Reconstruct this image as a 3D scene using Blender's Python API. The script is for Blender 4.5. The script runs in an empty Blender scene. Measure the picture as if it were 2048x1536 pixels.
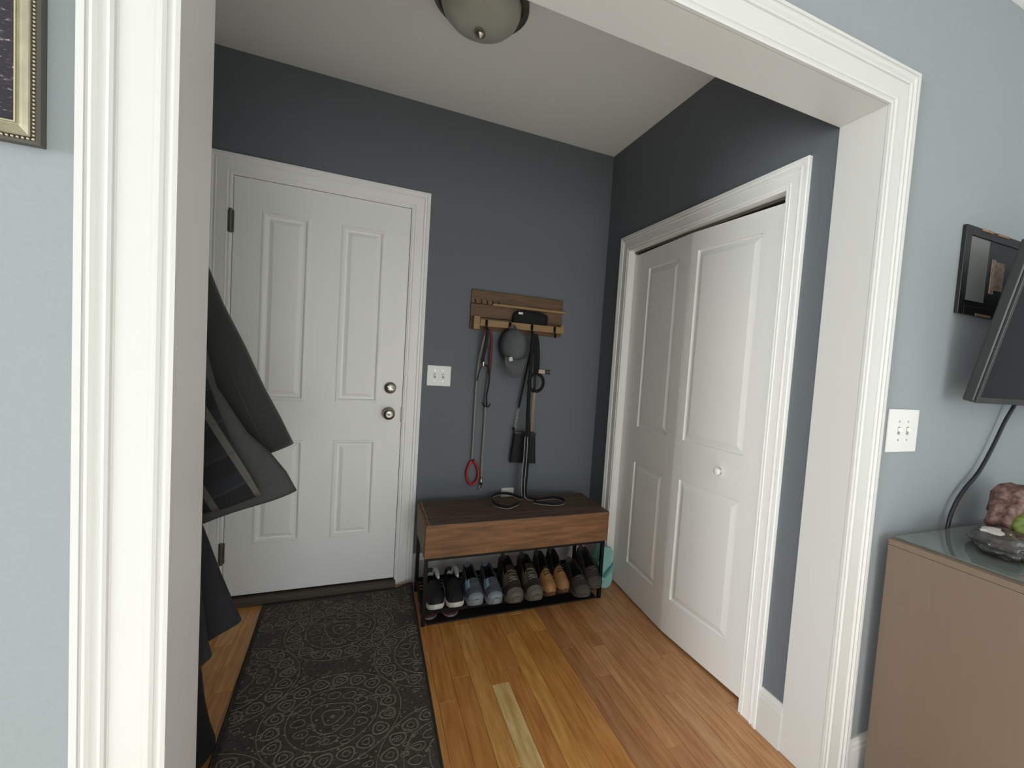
import bpy, bmesh, math, random
from mathutils import Vector, Matrix
random.seed(11)
S = bpy.context.scene
COL = S.collection
PI = math.pi

# ------------------------------------------------------------------ camera
YAW, PITCH, ROLL, FPX, SX, SY = -0.414, -0.054, 0.069, 905.0, 106.4, 10.3
cam = bpy.data.objects.new('camera', bpy.data.cameras.new('camera'))
COL.objects.link(cam)
fw = Vector((-math.sin(YAW) * math.cos(PITCH), math.cos(YAW) * math.cos(PITCH), math.sin(PITCH)))
rt = Vector((math.cos(YAW), math.sin(YAW), 0)); up = rt.cross(fw)
r2 = rt * math.cos(ROLL) + up * math.sin(ROLL); u2 = up * math.cos(ROLL) - rt * math.sin(ROLL)
M = Matrix((r2, u2, -fw)).transposed().to_4x4(); M.translation = (0.279, -0.906, 1.296)
cam.matrix_world = M
cam.data.sensor_width = 36.0; cam.data.sensor_fit = 'HORIZONTAL'
cam.data.lens = FPX / 2048 * 36.0
cam.data.shift_x = -SX / 2048; cam.data.shift_y = SY / 2048
cam.data.clip_start = 0.02
S.camera = cam

# ------------------------------------------------------------------ light and exposure
S.view_settings.view_transform = 'Standard'; S.view_settings.look = 'None'
S.view_settings.gamma = 1.0; S.view_settings.use_curve_mapping = False
S.view_settings.exposure = 0.0
W = bpy.data.worlds.new('sky'); S.world = W; W.use_nodes = True
bg = W.node_tree.nodes['Background']; bg.inputs[0].default_value = (0.88, 0.94, 1.0, 1); bg.inputs[1].default_value = 0.3
def area(name, loc, target, sx, sy, power, col=(0.95, 0.985, 1.0)):
    l = bpy.data.lights.new(name, 'AREA'); l.shape = 'RECTANGLE'; l.size = sx; l.size_y = sy
    l.energy = power; l.color = col
    o = bpy.data.objects.new(name, l); COL.objects.link(o); o.location = loc
    o.rotation_euler = (Vector(target) - Vector(loc)).to_track_quat('-Z', 'Y').to_euler()
    return o
# daylight coming in at the living room's windows
PL, PR, PB, PS = 240, 12, 92, 25
area('window_light_left', (-5.14, -2.0, 1.5), (0, -2.0, 1.3), 1.7, 1.7, PL)
area('window_light_right', (3.84, -2.0, 1.5), (0, -2.0, 1.2), 1.3, 1.5, PR)
area('window_light_back', (1.0, -5.94, 1.15), (.8, 0, 1.1), 2.3, 1.8, PB)
sl = bpy.data.lights.new('sun', 'SUN'); sl.energy = PS; sl.angle = .03; sl.color = (.98, .99, 1)
so_ = bpy.data.objects.new('sun', sl); COL.objects.link(so_); so_.rotation_euler = Vector((-.4, 4.8, -1.8)).to_track_quat('-Z', 'Y').to_euler()

# ------------------------------------------------------------------ materials
MATS = {}
def lin8(c): return tuple(((v / 255 + .055) / 1.055) ** 2.4 for v in c) + (1,)
def lin(h):
    h = h.lstrip('#'); o = []
    for i in (0, 2, 4):
        c = int(h[i:i + 2], 16) / 255
        o.append(c / 12.92 if c <= .04045 else ((c + .055) / 1.055) ** 2.4)
    return (*o, 1)
def mat(name, col, rough=.6, metal=0, bump=0, scale=40, var=0, spec=.5, kind=None, col2=None, stretch=None, trans=0, alpha=None, coat=0, sheen=0):
    if name in MATS: return MATS[name]
    m = bpy.data.materials.new(name); m.use_nodes = True; MATS[name] = m
    nt = m.node_tree; N = nt.nodes; K = nt.links; b = N['Principled BSDF']
    c = lin(col) if isinstance(col, str) else col
    b.inputs['Base Color'].default_value = c; b.inputs['Roughness'].default_value = rough; b.inputs['Metallic'].default_value = metal
    b.inputs['Specular IOR Level'].default_value = spec
    if trans: b.inputs['Transmission Weight'].default_value = trans
    if coat: b.inputs['Coat Weight'].default_value = coat
    if sheen: b.inputs['Sheen Weight'].default_value = sheen
    if not (bump or var or kind): return m
    tc = N.new('ShaderNodeTexCoord'); mp = N.new('ShaderNodeMapping'); K.new(tc.outputs['Object'], mp.inputs[0])
    oi = N.new('ShaderNodeObjectInfo')
    vm = N.new('ShaderNodeVectorMath'); vm.operation = 'ADD'
    ml = N.new('ShaderNodeMath'); ml.operation = 'MULTIPLY'; ml.inputs[1].default_value = 37.0
    K.new(oi.outputs['Random'], ml.inputs[0]); K.new(mp.outputs[0], vm.inputs[0]); K.new(ml.outputs[0], vm.inputs[1])
    if stretch: mp.inputs['Scale'].default_value = stretch
    nz = N.new('ShaderNodeTexNoise'); nz.inputs['Scale'].default_value = scale; nz.inputs['Detail'].default_value = 5
    K.new(vm.outputs[0], nz.inputs['Vector'])
    if var or kind:
        rp = N.new('ShaderNodeValToRGB'); K.new(nz.outputs[0], rp.inputs[0])
        c2 = lin(col2) if col2 else tuple(x * (1 - var) for x in c[:3]) + (1,)
        rp.color_ramp.elements[0].position = .32; rp.color_ramp.elements[1].position = .68
        rp.color_ramp.elements[0].color = c2; rp.color_ramp.elements[1].color = c
        out = rp.outputs[0]
        if kind == 'tint':
            mx = N.new('ShaderNodeMix'); mx.data_type = 'RGBA'; mx.blend_type = 'MULTIPLY'; mx.inputs[0].default_value = 1
            K.new(out, mx.inputs[6]); K.new(oi.outputs['Color'], mx.inputs[7]); out = mx.outputs[2]
        K.new(out, b.inputs['Base Color'])
    if bump:
        bp = N.new('ShaderNodeBump'); bp.inputs['Strength'].default_value = bump; bp.inputs['Distance'].default_value = .002
        K.new(nz.outputs[0], bp.inputs['Height']); K.new(bp.outputs[0], b.inputs['Normal'])
    return m
white = mat('white_gloss_paint', '#d6d5d1', .42, bump=.12, scale=60)
doorw = mat('white_door_paint', '#f6f5f1', .5, bump=.1, scale=80)
hallp = mat('slate_wall_paint', '#696f74', .75, bump=.25, scale=160, var=.05)
livep = mat('pale_blue_wall_paint', '#969d9f', .8, bump=.25, scale=160, var=.03)
ceilp = mat('ceiling_paint', '#f4f4f0', .9, bump=.2, scale=120, var=.03)
oak = mat('oak_plank', '#ffffff', .32, bump=.1, scale=7, kind='tint', col2='#d8c6aa', stretch=(9, .9, 9), coat=.1)
subf = mat('subfloor', '#3a2412', .9)
nickel = mat('satin_nickel', '#b9b2a6', .28, 1, bump=.03, scale=90)
hingem = mat('hinge_metal', '#77736c', .45, .8)
blackm = mat('black_steel', '#141210', .5, .6, bump=.1, scale=120)
benchtop = mat('dark_walnut', '#6d5540', .5, bump=.25, scale=6, var=.3, col2='#43342a', stretch=(1.2, 12, 12))
benchside = mat('brown_walnut', '#8a5f3a', .55, bump=.25, scale=5, var=.3, col2='#63431f', stretch=(1.2, 12, 12))
rackw = mat('rack_pine', '#705232', .6, bump=.3, scale=6, var=.3, col2='#4e3a22', stretch=(1.2, 14, 14))
rackl = mat('rack_pine_pale', '#9a7b50', .6, bump=.2, scale=6, var=.2, stretch=(1.2, 14, 14))
plast = mat('white_plastic', '#e9e8e4', .35)
blkfab = mat('black_fabric', '#0d0d0f', .85, bump=.4, scale=300)

# ------------------------------------------------------------------ helpers
def tag(o, label=None, cat=None, group=None, kind=None):
    if label: o['label'] = label
    if cat: o['category'] = cat
    if group: o['group'] = group
    if kind: o['kind'] = kind
    return o
def empty(name, loc=(0, 0, 0), rz=0, **k):
    o = bpy.data.objects.new(name, None); COL.objects.link(o); o.location = loc; o.rotation_euler = (0, 0, rz)
    o.empty_display_size = .05
    return tag(o, **k)
def link(name, bm, m, parent=None, smooth=False, loc=None, **k):
    me = bpy.data.meshes.new(name); bmesh.ops.recalc_face_normals(bm, faces=bm.faces); bm.to_mesh(me); bm.free()
    if smooth:
        for p in me.polygons: p.use_smooth = True
    me.materials.append(m)
    o = bpy.data.objects.new(name, me); COL.objects.link(o)
    if parent: o.parent = parent
    if loc: o.location = loc
    return tag(o, **k)
def B(bm, x0, x1, y0, y1, z0, z1, bev=0):
    v = [bm.verts.new((x, y, z)) for z in (z0, z1) for y in (y0, y1) for x in (x0, x1)]
    f = [bm.faces.new([v[i] for i in q]) for q in ((0, 2, 3, 1), (4, 5, 7, 6), (0, 1, 5, 4), (2, 6, 7, 3), (0, 4, 6, 2), (1, 3, 7, 5))]
    if bev:
        es = list({e for q in f for e in q.edges})
        bmesh.ops.bevel(bm, geom=es, offset=bev, segments=2, affect='EDGES', profile=.6)
    return v
def box(name, x0, x1, y0, y1, z0, z1, m, parent=None, bev=0, **k):
    bm = bmesh.new(); B(bm, x0, x1, y0, y1, z0, z1, bev); return link(name, bm, m, parent, **k)
def smooth_path(pts, n=6):
    P = [Vector(p) for p in pts]
    if len(P) < 3: return P
    out = []
    for i in range(len(P) - 1):
        a = P[max(i - 1, 0)]; b = P[i]; c = P[i + 1]; d = P[min(i + 2, len(P) - 1)]
        for j in range(n):
            t = j / n
            out.append(.5 * ((2 * b) + (c - a) * t + (2 * a - 5 * b + 4 * c - d) * t * t + (3 * b - a - 3 * c + d) * t ** 3))
    out.append(P[-1]); return out
def tube(bm, pts, r, seg=8, closed=False, sm=0, flat=1.0, upv=None):
    P = smooth_path(pts, sm) if sm else [Vector(p) for p in pts]
    n = len(P); rings = []
    prev = None
    for i in range(n):
        if closed: t = P[(i + 1) % n] - P[i - 1]
        else: t = P[min(i + 1, n - 1)] - P[max(i - 1, 0)]
        t.normalize()
        if prev is None:
            a = Vector(upv) if upv else (Vector((0, 0, 1)) if abs(t.z) < .9 else Vector((1, 0, 0)))
        else: a = prev
        if upv: a = Vector(upv)
        s = t.cross(a)
        if s.length < 1e-5: s = t.cross(Vector((.3, .8, .5)))
        s.normalize(); w = s.cross(t).normalized(); prev = w
        ri = r[i] if isinstance(r, (list, tuple)) else r
        rings.append([bm.verts.new(P[i] + s * math.cos(2 * PI * k / seg) * ri + w * math.sin(2 * PI * k / seg) * ri * flat) for k in range(seg)])
    m = n if closed else n - 1
    for i in range(m):
        a, b = rings[i], rings[(i + 1) % n]
        for k in range(seg): bm.faces.new((a[k], a[(k + 1) % seg], b[(k + 1) % seg], b[k]))
    if not closed:
        bm.faces.new(rings[0][::-1]); bm.faces.new(rings[-1])
def ribbon(bm, pts, w, th, wdir, sm=6):
    """flat webbing along pts; wdir = direction(s) of the width, one or one per point"""
    P = smooth_path(pts, sm) if sm else [Vector(p) for p in pts]
    n = len(P)
    if isinstance(wdir[0], (int, float)): D = [Vector(wdir)] * n
    else:
        dd = smooth_path(wdir, sm) if sm else [Vector(q) for q in wdir]; D = dd
    rings = []
    for i in range(n):
        t = (P[min(i + 1, n - 1)] - P[max(i - 1, 0)]).normalized()
        s = D[i] - t * D[i].dot(t)
        if s.length < 1e-4: s = t.orthogonal()
        s.normalize(); q = s.cross(t).normalized()
        rings.append([bm.verts.new(P[i] + s * a * w / 2 + q * b * th / 2) for a, b in ((-1, -1), (1, -1), (1, 1), (-1, 1))])
    for a, b in zip(rings, rings[1:]):
        for k in range(4): bm.faces.new((a[k], a[(k + 1) % 4], b[(k + 1) % 4], b[k]))
    bm.faces.new(rings[0][::-1]); bm.faces.new(rings[-1])
def lathe(bm, prof, origin=(0, 0, 0), axis='z', seg=32, sgn=1):
    O = Vector(origin); rings = []
    for r, h in prof:
        ring = []
        if r < 1e-6:
            ring = None; p = (0, 0)
        def place(c, s):
            if axis == 'z': return O + Vector((c, s, h * sgn))
            if axis == 'y': return O + Vector((c, h * sgn, s))
            return O + Vector((h * sgn, c, s))
        if ring is None: rings.append([bm.verts.new(place(0, 0))])
        else: rings.append([bm.verts.new(place(r * math.cos(2 * PI * k / seg), r * math.sin(2 * PI * k / seg))) for k in range(seg)])
    for a, b in zip(rings, rings[1:]):
        if len(a) == 1 and len(b) == 1: continue
        for k in range(seg):
            j = (k + 1) % seg
            if len(a) == 1: bm.faces.new((a[0], b[j], b[k]))
            elif len(b) == 1: bm.faces.new((a[k], a[j], b[0]))
            else: bm.faces.new((a[k], a[j], b[j], b[k]))
def loft(bm, rings, cap0=True, cap1=True, closed=True):
    R = [[bm.verts.new(p) for p in r] for r in rings]
    n = len(R[0])
    for a, b in zip(R, R[1:]):
        for k in range(n if closed else n - 1):
            j = (k + 1) % n
            bm.faces.new((a[k], a[j], b[j], b[k]))
    if closed and cap0: bm.faces.new(R[0][::-1])
    if closed and cap1: bm.faces.new(R[-1])
    return R
def uvs(bm, c, r, seg=12, rg=8):
    rx, ry, rz = (r, r, r) if isinstance(r, (int, float)) else r
    m = Matrix.Translation(c) @ Matrix.Diagonal((rx, ry, rz, 1))
    bmesh.ops.create_uvsphere(bm, u_segments=seg, v_segments=rg, radius=1, matrix=m)
def copy_tree(o, parent=None):
    c = o.copy(); COL.objects.link(c)
    if parent: c.parent = parent
    for ch in list(o.children): copy_tree(ch, c)
    return c

# ------------------------------------------------------------------ room dimensions
YB, XR, H, D, XO, HO, XL = 1.722, 1.662, 2.637, 0.149, 1.652, 2.125, -0.46
DL, DR, DZ, DH = -0.327, 0.460, 0.040, 2.072         # entry door slab
CY1, CY2, CH = 0.340, 1.430, 1.985                   # closet opening
T = dict(kind='structure')

# hall walls
bm = bmesh.new()
B(bm, XL - .1, DL - .012, YB, YB + .12, 0, H); B(bm, DR + .012, XR + .3, YB, YB + .12, 0, H)
B(bm, DL - .012, DR + .012, YB, YB + .12, DH + .012, H); B(bm, XL - .1, XR + .3, YB + .125, YB + .15, -.02, H)
link('wall_back', bm, hallp, label='slate blue-grey wall behind the entry door and bench', cat='wall', **T)
bm = bmesh.new()
B(bm, XR, XR + .12, D, CY1 - .012, 0, H); B(bm, XR, XR + .12, CY2 + .012, YB, 0, H); B(bm, XR, XR + .12, CY1 - .012, CY2 + .012, CH + .012, H)
B(bm, XR + .13, XR + .16, D, YB, -.02, H)
link('wall_right', bm, hallp, label='slate blue-grey wall holding the white folding closet doors', cat='wall', **T)
box('wall_left', XL - .1, XL, D, YB, 0, H, hallp, label='slate wall behind the hanging coats', cat='wall', **T)
# wall with the wide opening: living side pale, hall side slate
bm = bmesh.new(); y0, y1 = 0, .075
B(bm, -5.2, -.02, y0, y1, 0, H); B(bm, XO + .02, 3.9, y0, y1, 0, H); B(bm, -.02, XO + .02, y0, y1, HO + .02, H)
link('wall_front', bm, livep, label='pale blue wall around the wide white cased opening', cat='wall', **T)
bm = bmesh.new(); y0, y1 = .076, D - .001
B(bm, XL - .1, -.02, y0, y1, 0, H); B(bm, XO + .02, XR + .16, y0, y1, 0, H); B(bm, -.02, XO + .02, y0, y1, HO + .02, H)
link('wall_hall_side', bm, hallp, label='slate hall face of the wall with the opening', cat='wall', **T)
box('ceiling', XL - .1, XR + .16, .0, YB + .15, H, H + .05, ceilp, label='off-white hall ceiling', cat='ceiling', **T)
# living room shell, with real window openings for the daylight
LB = -6.0
box('ceiling_living', -5.2, 3.9, LB, 0, H, H + .05, ceilp, label='living room ceiling', cat='ceiling', **T)
bm = bmesh.new(); x0, x1 = -5.3, -5.2
B(bm, x0, x1, LB, -2.9, 0, H); B(bm, x0, x1, -1.1, .1, 0, H); B(bm, x0, x1, -2.9, -1.1, 0, .6); B(bm, x0, x1, -2.9, -1.1, 2.4, H)
link('wall_living_left', bm, livep, label='living room wall with the side window', cat='wall', **T)
bm = bmesh.new(); x0, x1 = 3.9, 4.0
B(bm, x0, x1, LB, -2.7, 0, H); B(bm, x0, x1, -1.3, .1, 0, H); B(bm, x0, x1, -2.7, -1.3, 0, .72); B(bm, x0, x1, -2.7, -1.3, 2.28, H)
link('wall_living_right', bm, livep, label='living room wall beyond the dresser', cat='wall', **T)
bm = bmesh.new(); y0, y1 = LB - .1, LB
B(bm, -5.3, -.2, y0, y1, 0, H); B(bm, 2.2, 4, y0, y1, 0, H); B(bm, -.2, 2.2, y0, y1, 0, .2); B(bm, -.2, 2.2, y0, y1, 2.1, H)
link('wall_living_back', bm, livep, label='living room wall with the window facing the hall', cat='wall', **T)

# floor: planks run towards the entry door
flo = box('floor', -5.2, 3.9, LB, YB + .12, -.06, -.012, subf, label='honey oak strip floor', cat='floor', **T)
bm = bmesh.new(); B(bm, -5.2, 3.9, LB, -.62, -.011, 0)
link('living_floor_bounce', bm, mat('pale_bounce', '#bcbab4', .95, bump=.4, scale=200, var=.1), flo, kind='stuff')  # unseen living floor, coloured pale to bounce light up to the hall ceiling
tones = [(212, 156, 84), (208, 150, 80), (216, 162, 90), (203, 145, 78), (211, 157, 90), (206, 148, 82), (216, 164, 96), (202, 142, 80)]
tonesR = [(202, 150, 104), (194, 142, 96), (205, 153, 104), (188, 136, 90), (207, 158, 112), (196, 146, 98)]
PWD = .0705; XB = .7855
def plank(x, ya, yb, col):
    bm = bmesh.new(); h = PWD / 2; e = .0012; z1 = random.uniform(-.0003, .0003); L = (yb - ya) / 2
    v = B(bm, -h + .0003, h - .0003, -L + .0003, L - .0003, -.0115, -.0012)
    t = [bm.verts.new((sx * (h - e), sy * (L - e), z1)) for sy in (-1, 1) for sx in (-1, 1)]
    top = [v[4], v[5], v[7], v[6]]
    for f in list(bm.faces):
        if all(q in f.verts for q in top): bm.faces.remove(f)
    tt = [t[0], t[1], t[3], t[2]]
    for i in range(4): bm.faces.new((top[i], top[(i + 1) % 4], tt[(i + 1) % 4], tt[i]))
    bm.faces.new(tt)
    o = link('plank', bm, oak, flo, loc=(x, (ya + yb) / 2, 0)); o.color = lin8(col); return o
for k in range(-18, 14):
    xc = XB + PWD * (k + .5)
    y = -.6; cuts = [y]
    rr = random.Random(k * 7 + 3)
    if k == 0: cuts = [-.6, -.1, .77, YB]
    else:
        y += rr.uniform(.2, .9)
        while y < YB - .25: cuts.append(y); y += rr.uniform(.55, 1.25)
        cuts.append(YB)
    for a, b in zip(cuts, cuts[1:]):
        c = rr.choice(tones if k < 5 else tonesR)
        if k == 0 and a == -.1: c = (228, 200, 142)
        if k == 5: c = (180, 130, 88)
        plank(xc, a, b, c)

# ------------------------------------------------------------------ casings (mitred, moulded)
PROF = [(0, 0), (0, .011), (.05, .0125), (.08, .012), (.085, .010), (.135, .009), (.14, .012), (.18, .0145), (.225, .0145), (.235, .012), (.27, .0125),
        (.605, .0125), (.615, .010), (.635, .010), (.645, .0155), (.68, .018), (.71, .017), (.72, .0135), (.78, .013), (.80, .016),
        (.84, .019), (.875, .0185), (.885, .016), (.905, .016), (.91, .020), (.985, .020), (1.0, .017), (1.0, 0)]
def casing_piece(bm, pa, pb, out, nrm, w, hs=1.0, ma=0, mb=0):
    """moulding from pa to pb along its inner edge; out = away from the opening; ma/mb mitre slopes"""
    pa, pb, out, nrm = Vector(pa), Vector(pb), Vector(out), Vector(nrm); d = (pb - pa).normalized()
    loft(bm, [[pa + out * u * w + nrm * h * hs - d * u * w * ma for u, h in PROF], [pb + out * u * w + nrm * h * hs + d * u * w * mb for u, h in PROF]])
def casing(name, label, m, P, w, nrm, hs=1, legs=(True, True)):
    """P = bottom-left, top-left, top-right, bottom-right of the inner edge"""
    t = empty(name, P[0], label=label, cat='trim', **T)
    P = [Vector(p) - Vector(P[0]) for p in P]
    ax = (P[2] - P[1]).normalized(); Z = Vector((0, 0, 1))
    for nm, a, b, o, ma, mb in (('side_casing', P[0], P[1], -ax, 0, 1), ('side_casing', P[3], P[2], ax, 0, 1), ('head_casing', P[1], P[2], Z, 1, 1)):
        bm = bmesh.new(); casing_piece(bm, a, b, o, nrm, w, hs, ma, mb); link(nm, bm, m, t)
    return t
t1 = casing('trim_1', 'wide moulded white casing around the opening to the hall', white, ((0, 0, 0), (0, 0, HO), (XO, 0, HO), (XO, 0, 0)), .115, (0, -1, 0), .9)
bm = bmesh.new(); B(bm, -.02, 0, -.002, D + .001, 0, HO + .02, .0015); link('jamb', bm, white, t1)
bm = bmesh.new(); B(bm, XO, XO + .02, -.002, D + .001, 0, HO + .02, .0015); link('jamb', bm, white, t1)
bm = bmesh.new(); B(bm, 0, XO, -.002, D + .001, HO, HO + .02, .0015); link('head_jamb', bm, white, t1)
casing('trim_2', 'moulded white casing around the entry door', doorw, ((DL - .008, YB, 0), (DL - .008, YB, DH + .008), (DR + .008, YB, DH + .008), (DR + .008, YB, 0)), .089, (0, -1, 0), .9)
casing('trim_3', 'moulded white casing around the closet doors', doorw, ((XR, CY2, 0), (XR, CY2, CH), (XR, CY1, CH), (XR, CY1, 0)), .091, (-1, 0, 0), .9)
# closet jamb lining
bm = bmesh.new()
B(bm, XR - .001, XR + .12, CY2, CY2 + .012, 0, CH); B(bm, XR - .001, XR + .12, CY1 - .012, CY1, 0, CH); B(bm, XR - .001, XR + .12, CY1 - .012, CY2 + .012, CH, CH + .012)
link('trim_4', bm, doorw, label='white jamb lining inside the closet opening', cat='trim', **T)
bm = bmesh.new()
B(bm, DL - .012, DL - .003, YB - .004, YB + .1, 0, DH + .012); B(bm, DR + .003, DR + .012, YB - .004, YB + .1, 0, DH + .012); B(bm, DL - .003, DR + .003, YB - .004, YB + .1, DH + .003, DH + .012)
link('trim_5', bm, doorw, label='white jamb lining around the entry door', cat='trim', **T)
# baseboards
def baseboard(name, label, pa, pb, nrm, h=.165):
    pr = [(0, 0), (.014, 0), (.014, h - .035), (.012, h - .028), (.012, h - .018), (.008, h - .010), (.006, h), (0, h)]
    bm = bmesh.new(); loft(bm, [[Vector(p) + Vector(nrm) * a + Vector((0, 0, z)) for a, z in pr] for p in (pa, pb)])
    return link(name, bm, white, label=label, cat='baseboard', **T)
baseboard('baseboard_right', 'short white baseboard between closet casing and opening', (XR, D, 0), (XR, CY1 - .092, 0), (-1, 0, 0))
baseboard('baseboard_back', 'white baseboard on the wall behind the shoe bench', (DR + .098, YB, 0), (XR, YB, 0), (0, -1, 0))
baseboard('baseboard_corner', 'white baseboard beyond the closet', (XR, CY2 + .092, 0), (XR, YB - .015, 0), (-1, 0, 0))
baseboard('baseboard_front', 'white baseboard on the living room wall behind the dresser', (XO + .116, 0, 0), (3.9, 0, 0), (0, -1, 0), .13)

# ------------------------------------------------------------------ panelled doors
def panel_geo(bm, x0, x1, z0, z1, steps):
    """nested rectangles; steps = (inset, y) pairs, y out of the face is negative"""
    R = [[Vector((x0 + i, y, z0 + i)), Vector((x1 - i, y, z0 + i)), Vector((x1 - i, y, z1 - i)), Vector((x0 + i, y, z1 - i))] for i, y in steps]
    loft(bm, R, False, True)
def slab_geo(bm, w, z0, z1, th, holes):
    xs = sorted({0, w, *[h[0] for h in holes], *[h[1] for h in holes]}); zs = sorted({z0, z1, *[h[2] for h in holes], *[h[3] for h in holes]})
    for i in range(len(xs) - 1):
        for j in range(len(zs) - 1):
            cx, cz = (xs[i] + xs[i + 1]) / 2, (zs[j] + zs[j + 1]) / 2
            if any(h[0] < cx < h[1] and h[2] < cz < h[3] for h in holes): continue
            v = [bm.verts.new((x, 0, z)) for x, z in ((xs[i], zs[j]), (xs[i + 1], zs[j]), (xs[i + 1], zs[j + 1]), (xs[i], zs[j + 1]))]
            bm.faces.new(v)
    bmesh.ops.remove_doubles(bm, verts=bm.verts, dist=1e-5)
    B(bm, 0, w, .014, th, z0, z1)
    for a, b in (((0, z0), (w, z0)), ((w, z0), (w, z1)), ((w, z1), (0, z1)), ((0, z1), (0, z0))):
        bm.faces.new([bm.verts.new(q) for q in ((a[0], 0, a[1]), (b[0], 0, b[1]), (b[0], .014, b[1]), (a[0], .014, a[1]))])
d1 = empty('door_1', (DL, YB - .001, 0), label='white four-panel entry door with nickel knob and deadbolt', cat='door', **T)
dw = DR - DL
holes = [(.115, .318, 1.02, 1.93), (.458, .664, 1.02, 1.93), (.115, .322, .296, .82), (.458, .664, .296, .82)]
bm = bmesh.new(); slab_geo(bm, dw, DZ, DH, .042, holes); link('slab', bm, doorw, d1)
for h in holes:
    bm = bmesh.new(); panel_geo(bm, *h, [(0, 0), (.002, -.005), (.010, -.006), (.016, -.002), (.020, .007), (.030, .0075), (.046, -.001), (.049, -.002)]); link('panel', bm, doorw, d1)
for z in (1.86, .262, 1.06):
    hg = empty('hinge', (-.008, -.014, z)); hg.parent = d1
    bm = bmesh.new(); B(bm, -.012, .012, .006, .012, -.05, .05); link('hinge_leaf', bm, hingem, hg)
    bm = bmesh.new(); lathe(bm, [(0, -.055), (.007, -.055), (.007, .055), (0, .055)], (0, 0, 0), 'z', 12); link('hinge_pin', bm, hingem, hg, smooth=False)
    hg.rotation_euler = (0, 0, 0)
kx = .393 - DL
kn = empty('door_knob', (kx, 0, .967)); kn.parent = d1
bm = bmesh.new(); lathe(bm, [(0, 0), (.034, 0), (.034, .004), (.028, .010), (.013, .014), (.013, .032), (.020, .036), (.029, .046), (.031, .056), (.027, .066), (.016, .070), (0, .071)], (0, 0, 0), 'y', 28, -1); link('knob', bm, nickel, kn, True)
bm = bmesh.new(); lathe(bm, [(0, .070), (.008, .070), (.008, .074), (0, .074)], (0, 0, 0), 'y', 16, -1); link('keyhole', bm, hingem, kn)
db = empty('deadbolt', (kx + .003, 0, 1.105)); db.parent = d1
bm = bmesh.new(); lathe(bm, [(0, 0), (.032, 0), (.032, .006), (.026, .013), (0, .014)], (0, 0, 0), 'y', 28, -1); link('rosette', bm, nickel, db, True)
o = box('thumb_turn', -.018, .018, -.030, -.012, -.004, .004, nickel, db, .002); o.rotation_euler = (0, .6, 0)
bm = bmesh.new(); B(bm, dw - .004, dw + .004, -.008, .004, .92, 1.0); link('strike_plate', bm, hingem, d1)
box('threshold', DL - .01, DR + .01, YB - .055, YB + .08, 0, .030, mat('dark_threshold', '#4b4238', .6, bump=.2, scale=30), bev=.004, label='dark wooden threshold under the entry door', cat='threshold', **T)

# bifold closet doors
d2 = empty('door_2', (0, 0, 0), label='white two-leaf folding closet door with round knob', cat='door', **T)
ZC0, ZC1 = .012, 1.962
def leaf(pa, pb, hl):
    a = Vector((*pa, 0)); b = Vector((*pb, 0)); w = (b - a).length
    e = empty('leaf', a, math.atan2(b.y - a.y, b.x - a.x)); e.parent = d2
    bm = bmesh.new(); slab_geo(bm, w, ZC0, ZC1, .034, hl); link('slab', bm, doorw, e)
    for h in hl:
        bm = bmesh.new(); panel_geo(bm, *h, [(0, 0), (.002, .008), (.006, .0105), (.033, .001), (.036, 0)]); link('panel', bm, doorw, e)
    return e, w
MID = (1.668, .878)
lf, w = leaf((1.700, CY2 - .004), (MID[0], MID[1] + .003), [(.165, .462, .975, 1.862), (.165, .462, .19, .775)])
ln_, w = leaf((MID[0], MID[1] - .003), (1.700, CY1 + .004), [(.045, .405, .975, 1.872), (.045, .405, .19, .785)])
k = empty('closet_knob', (.296, 0, .886)); k.parent = ln_
bm = bmesh.new(); lathe(bm, [(0, 0), (.009, 0), (.008, .010), (.015, .016), (.017, .023), (.013, .030), (0, .032)], (0, 0, 0), 'y', 20, -1); link('knob', bm, doorw, k, True)
box('trim_6', XR + .03, XR + .06, CY1, CY2, CH - .012, CH, hingem, label='dark door track above the closet leaves', cat='trim', **T)

# ------------------------------------------------------------------ ceiling light
cl = empty('ceiling_light', (.60, .805, H), label='frosted glass dome light with nickel ring on the hall ceiling', cat='lamp')
bm = bmesh.new(); lathe(bm, [(0, 0), (.150, 0), (.162, -.018), (.171, -.052), (.171, -.070), (.164, -.077), (.145, -.074), (.145, -.060), (0, -.060)], (0, 0, 0), 'z', 48); link('metal_pan', bm, mat('aged_nickel', '#6b675e', .4, .75), cl, True)
bm = bmesh.new(); lathe(bm, [(.144, -.062), (.142, -.086), (.132, -.112), (.111, -.135), (.081, -.151), (.044, -.160), (0, -.163)], (0, 0, 0), 'z', 48); link('glass_dome', bm, mat('frosted_glass', '#b4b5a8', .35, var=.12, scale=5, bump=.05), cl, True)
bm = bmesh.new(); lathe(bm, [(.006, -.158), (.014, -.162), (.019, -.169), (.0195, -.176), (.016, -.183), (.008, -.187), (.005, -.192), (0, -.194)], (0, 0, 0), 'z', 20); link('finial', bm, nickel, cl, True)

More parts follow.
